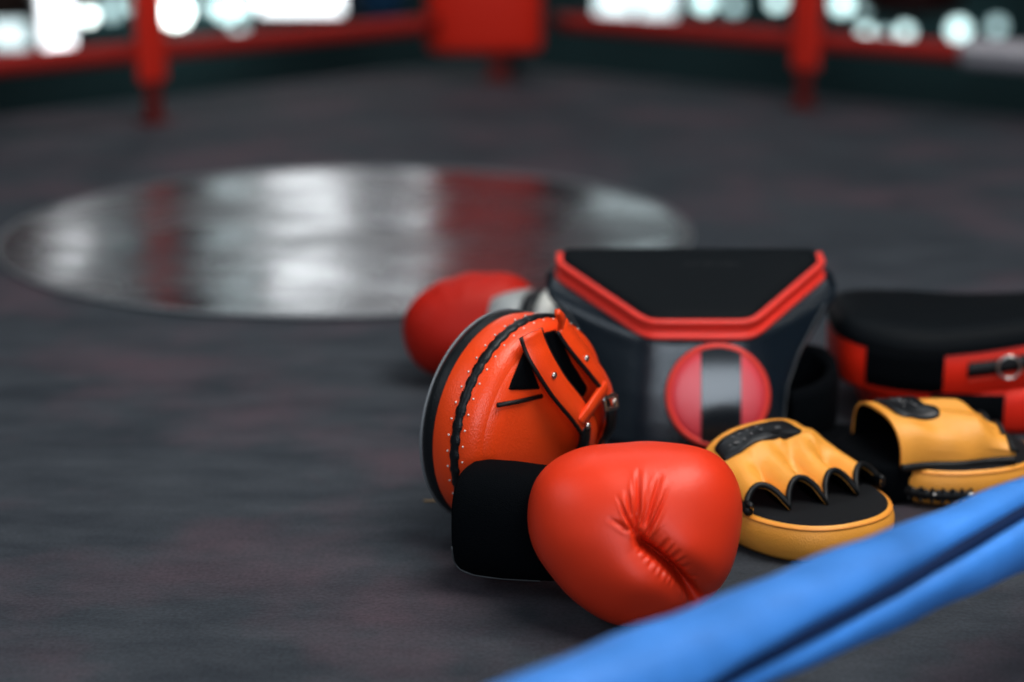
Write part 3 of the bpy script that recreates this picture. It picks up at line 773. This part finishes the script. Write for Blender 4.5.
kp.part('hand_pocket', loft([pk(.012, .0008), pk(.004, .003), pk(0, .012), pk(0, .036), pk(.004, .050)], True, True), M['pad_red'], label='red hand pocket underneath')
kp.part('pocket_opening', loft([np.c_[r_[:, 0] + .012, r_[:, 1:]] for r_ in outline_strip(.128, .112, 3.4, -.060, .020, [(-.002, .004), (.0025, .005), (.003, .025), (.0025, .046), (-.002, .047)])], True, True), M['black_cloth'], label='black pocket opening')

# ================================================================== BEYOND THE RING
lamps = [
    (-2.224, -0.170, .030, 'bulb_white', 'bright white round lamp just right of the tall white window at far left'),
    (-2.096, -0.134, .050, 'bulb_dim', 'dim round lamp left of the left red spacer strap, second from the tall white window'),
    (-1.959, -0.104, .040, 'bulb_mid', 'pale round lamp just left of the left red spacer strap'),
    (-1.758, -0.145, .070, 'bulb_white', 'largest bright white round lamp, just right of the left red spacer strap'),
    (-1.589, -0.104, .040, 'bulb_dim', 'small dim round lamp between the largest white lamp and the lamp cluster'),
    (-1.497, -0.139, .050, 'bulb_mid', 'pale round lamp at the left of the cluster beside the bright middle window'),
    (-1.433, -0.243, .035, 'bulb_dim', 'lowest dim lamp of the cluster left of the bright middle window'),
    (-1.400, -0.104, .045, 'bulb_mid', 'pale round lamp at the right of the cluster, next to the bright middle window'),
    (1.005, -0.093, .050, 'bulb_mid', 'pale round lamp right of the teal window behind the right ropes'),
    (1.162, -0.114, .040, 'bulb_dim', 'dim round lamp midway between the teal window and the right spacer strap'),
    (1.386, -0.093, .040, 'bulb_mid', 'pale round lamp just left of the right red spacer strap'),
    (1.725, -0.104, .050, 'bulb_mid', 'pale round lamp just right of the right red spacer strap'),
    (1.835, -0.129, .035, 'bulb_dim', 'small dim lamp above the row of three right of the spacer strap'),
    (1.863, -0.258, .034, 'bulb_mid', 'left lamp of the low row of three right of the spacer strap'),
    (1.963, -0.274, .032, 'bulb_dim', 'middle lamp of the low row of three right of the spacer strap'),
    (2.067, -0.253, .036, 'bulb_mid', 'right lamp of the low row of three right of the spacer strap'),
    (2.343, -0.238, .050, 'bulb_mid', 'pale round lamp below the right end of the dark red bag'),
    (2.546, -0.222, .040, 'bulb_dim', 'dim round lamp at the far right end of the back wall'),
]
for x, z, r, m, lb_ in lamps:
    t_ = Thing('globe_lamp', lb_, 'lamp', (x, YB, z), 'glowing round lamps along the back wall')
    t_.part('globe', ball((x, YB - .06 - r, z), r, 8), M[m])
    t_.part('lamp_base', tube([V(x, YB, z), V(x, YB - .075, z)], r * .55, 12), M['lamp_base'])

def bag(x, y, z0, r, m, label):
    t_ = Thing('punching_bag', label, 'punching bag', (x, y, z0), 'punching bags hanging beyond the ring')
    prof = [(.55, 0.), (.92, .015), (1, .05), (1, .4), (1, .8), (1, 1.12), (.94, 1.16), (.6, 1.18)]
    rings = [np.stack([x + r * k * np.cos(t), y + r * k * np.sin(t), np.full(160, z0 + h)], 1) for k, h in prof]
    t_.part('bag_body', loft(rings, True, True), M[m])
    t_.part('hanging_chain', join(*[tube([V(x + r * .7 * math.cos(q_), y + r * .7 * math.sin(q_), z0 + 1.17), V(x, y, z0 + 1.6)], .008, 6) for q_ in (0, PI / 2, PI, 1.5 * PI)], tube([V(x, y, z0 + 1.58), V(x, y, 4.0)], .010, 6)), M['lamp_base'])
bag(-1.995, 7.0, .03, .130, 'bag_brown', 'dark brown punching bag hanging at the far left of the photo')
bag(1.553, 7.0, .045, .205, 'bag_dark', 'dark red punching bag hanging above the lamps at the right')
bag(-.580, 8.0, -.06, .110, 'bag_blue', 'dark blue punching bag hanging just left of the red corner cushion')

# ================================================================== LIGHT, WORLD, CAMERA
def area(name, loc, tgt, sx, sy, power, rgb):
    l = bpy.data.lights.new(name, 'AREA'); l.shape = 'RECTANGLE'; l.size = sx; l.size_y = sy; l.energy = power; l.color = rgb
    o_ = bpy.data.objects.new(name, l); col.objects.link(o_); o_.location = loc
    from mathutils import Vector
    o_.rotation_euler = (Vector(tgt) - Vector(loc)).to_track_quat('-Z', 'Y').to_euler(); return o_
area('overhead_window_light', (1.3, .9, 3.4), (.2, 1.7, 0), 2.2, 1.8, 110, (1, .97, .93))
area('front_window_light', (.5, -3.0, 1.5), (.3, 1.8, .1), 3.0, 1.7, 85, (.80, .90, 1))
area('left_fill_light', (-3.0, .8, 2.6), (.1, 1.7, 0), 2.2, 1.6, 24, (.84, .92, 1))
area('hall_light', (0, 4.2, 3.8), (0, 4.6, 0), 4, 2, 45, (.88, .95, 1))

w = bpy.data.worlds.new('hall'); bpy.context.scene.world = w; w.use_nodes = True
w.node_tree.nodes['Background'].inputs[0].default_value = (.62, .70, .80, 1); w.node_tree.nodes['Background'].inputs[1].default_value = .22

cam = bpy.data.cameras.new('camera'); co = bpy.data.objects.new('camera', cam); col.objects.link(co)
co.location = (0, 0, .62); co.rotation_euler = (math.radians(90 - 15.2), 0, 0)
cam.sensor_width = 36; cam.lens = 1770 / 1024 * 36; cam.clip_start = .02; cam.clip_end = 60
cam.dof.use_dof = True; cam.dof.focus_distance = 1.53; cam.dof.aperture_fstop = .0622 / .030; cam.dof.aperture_blades = 0
bpy.context.scene.camera = co
vs = bpy.context.scene.view_settings
vs.view_transform = 'Standard'; vs.look = 'None'; vs.exposure = .22; vs.gamma = .88
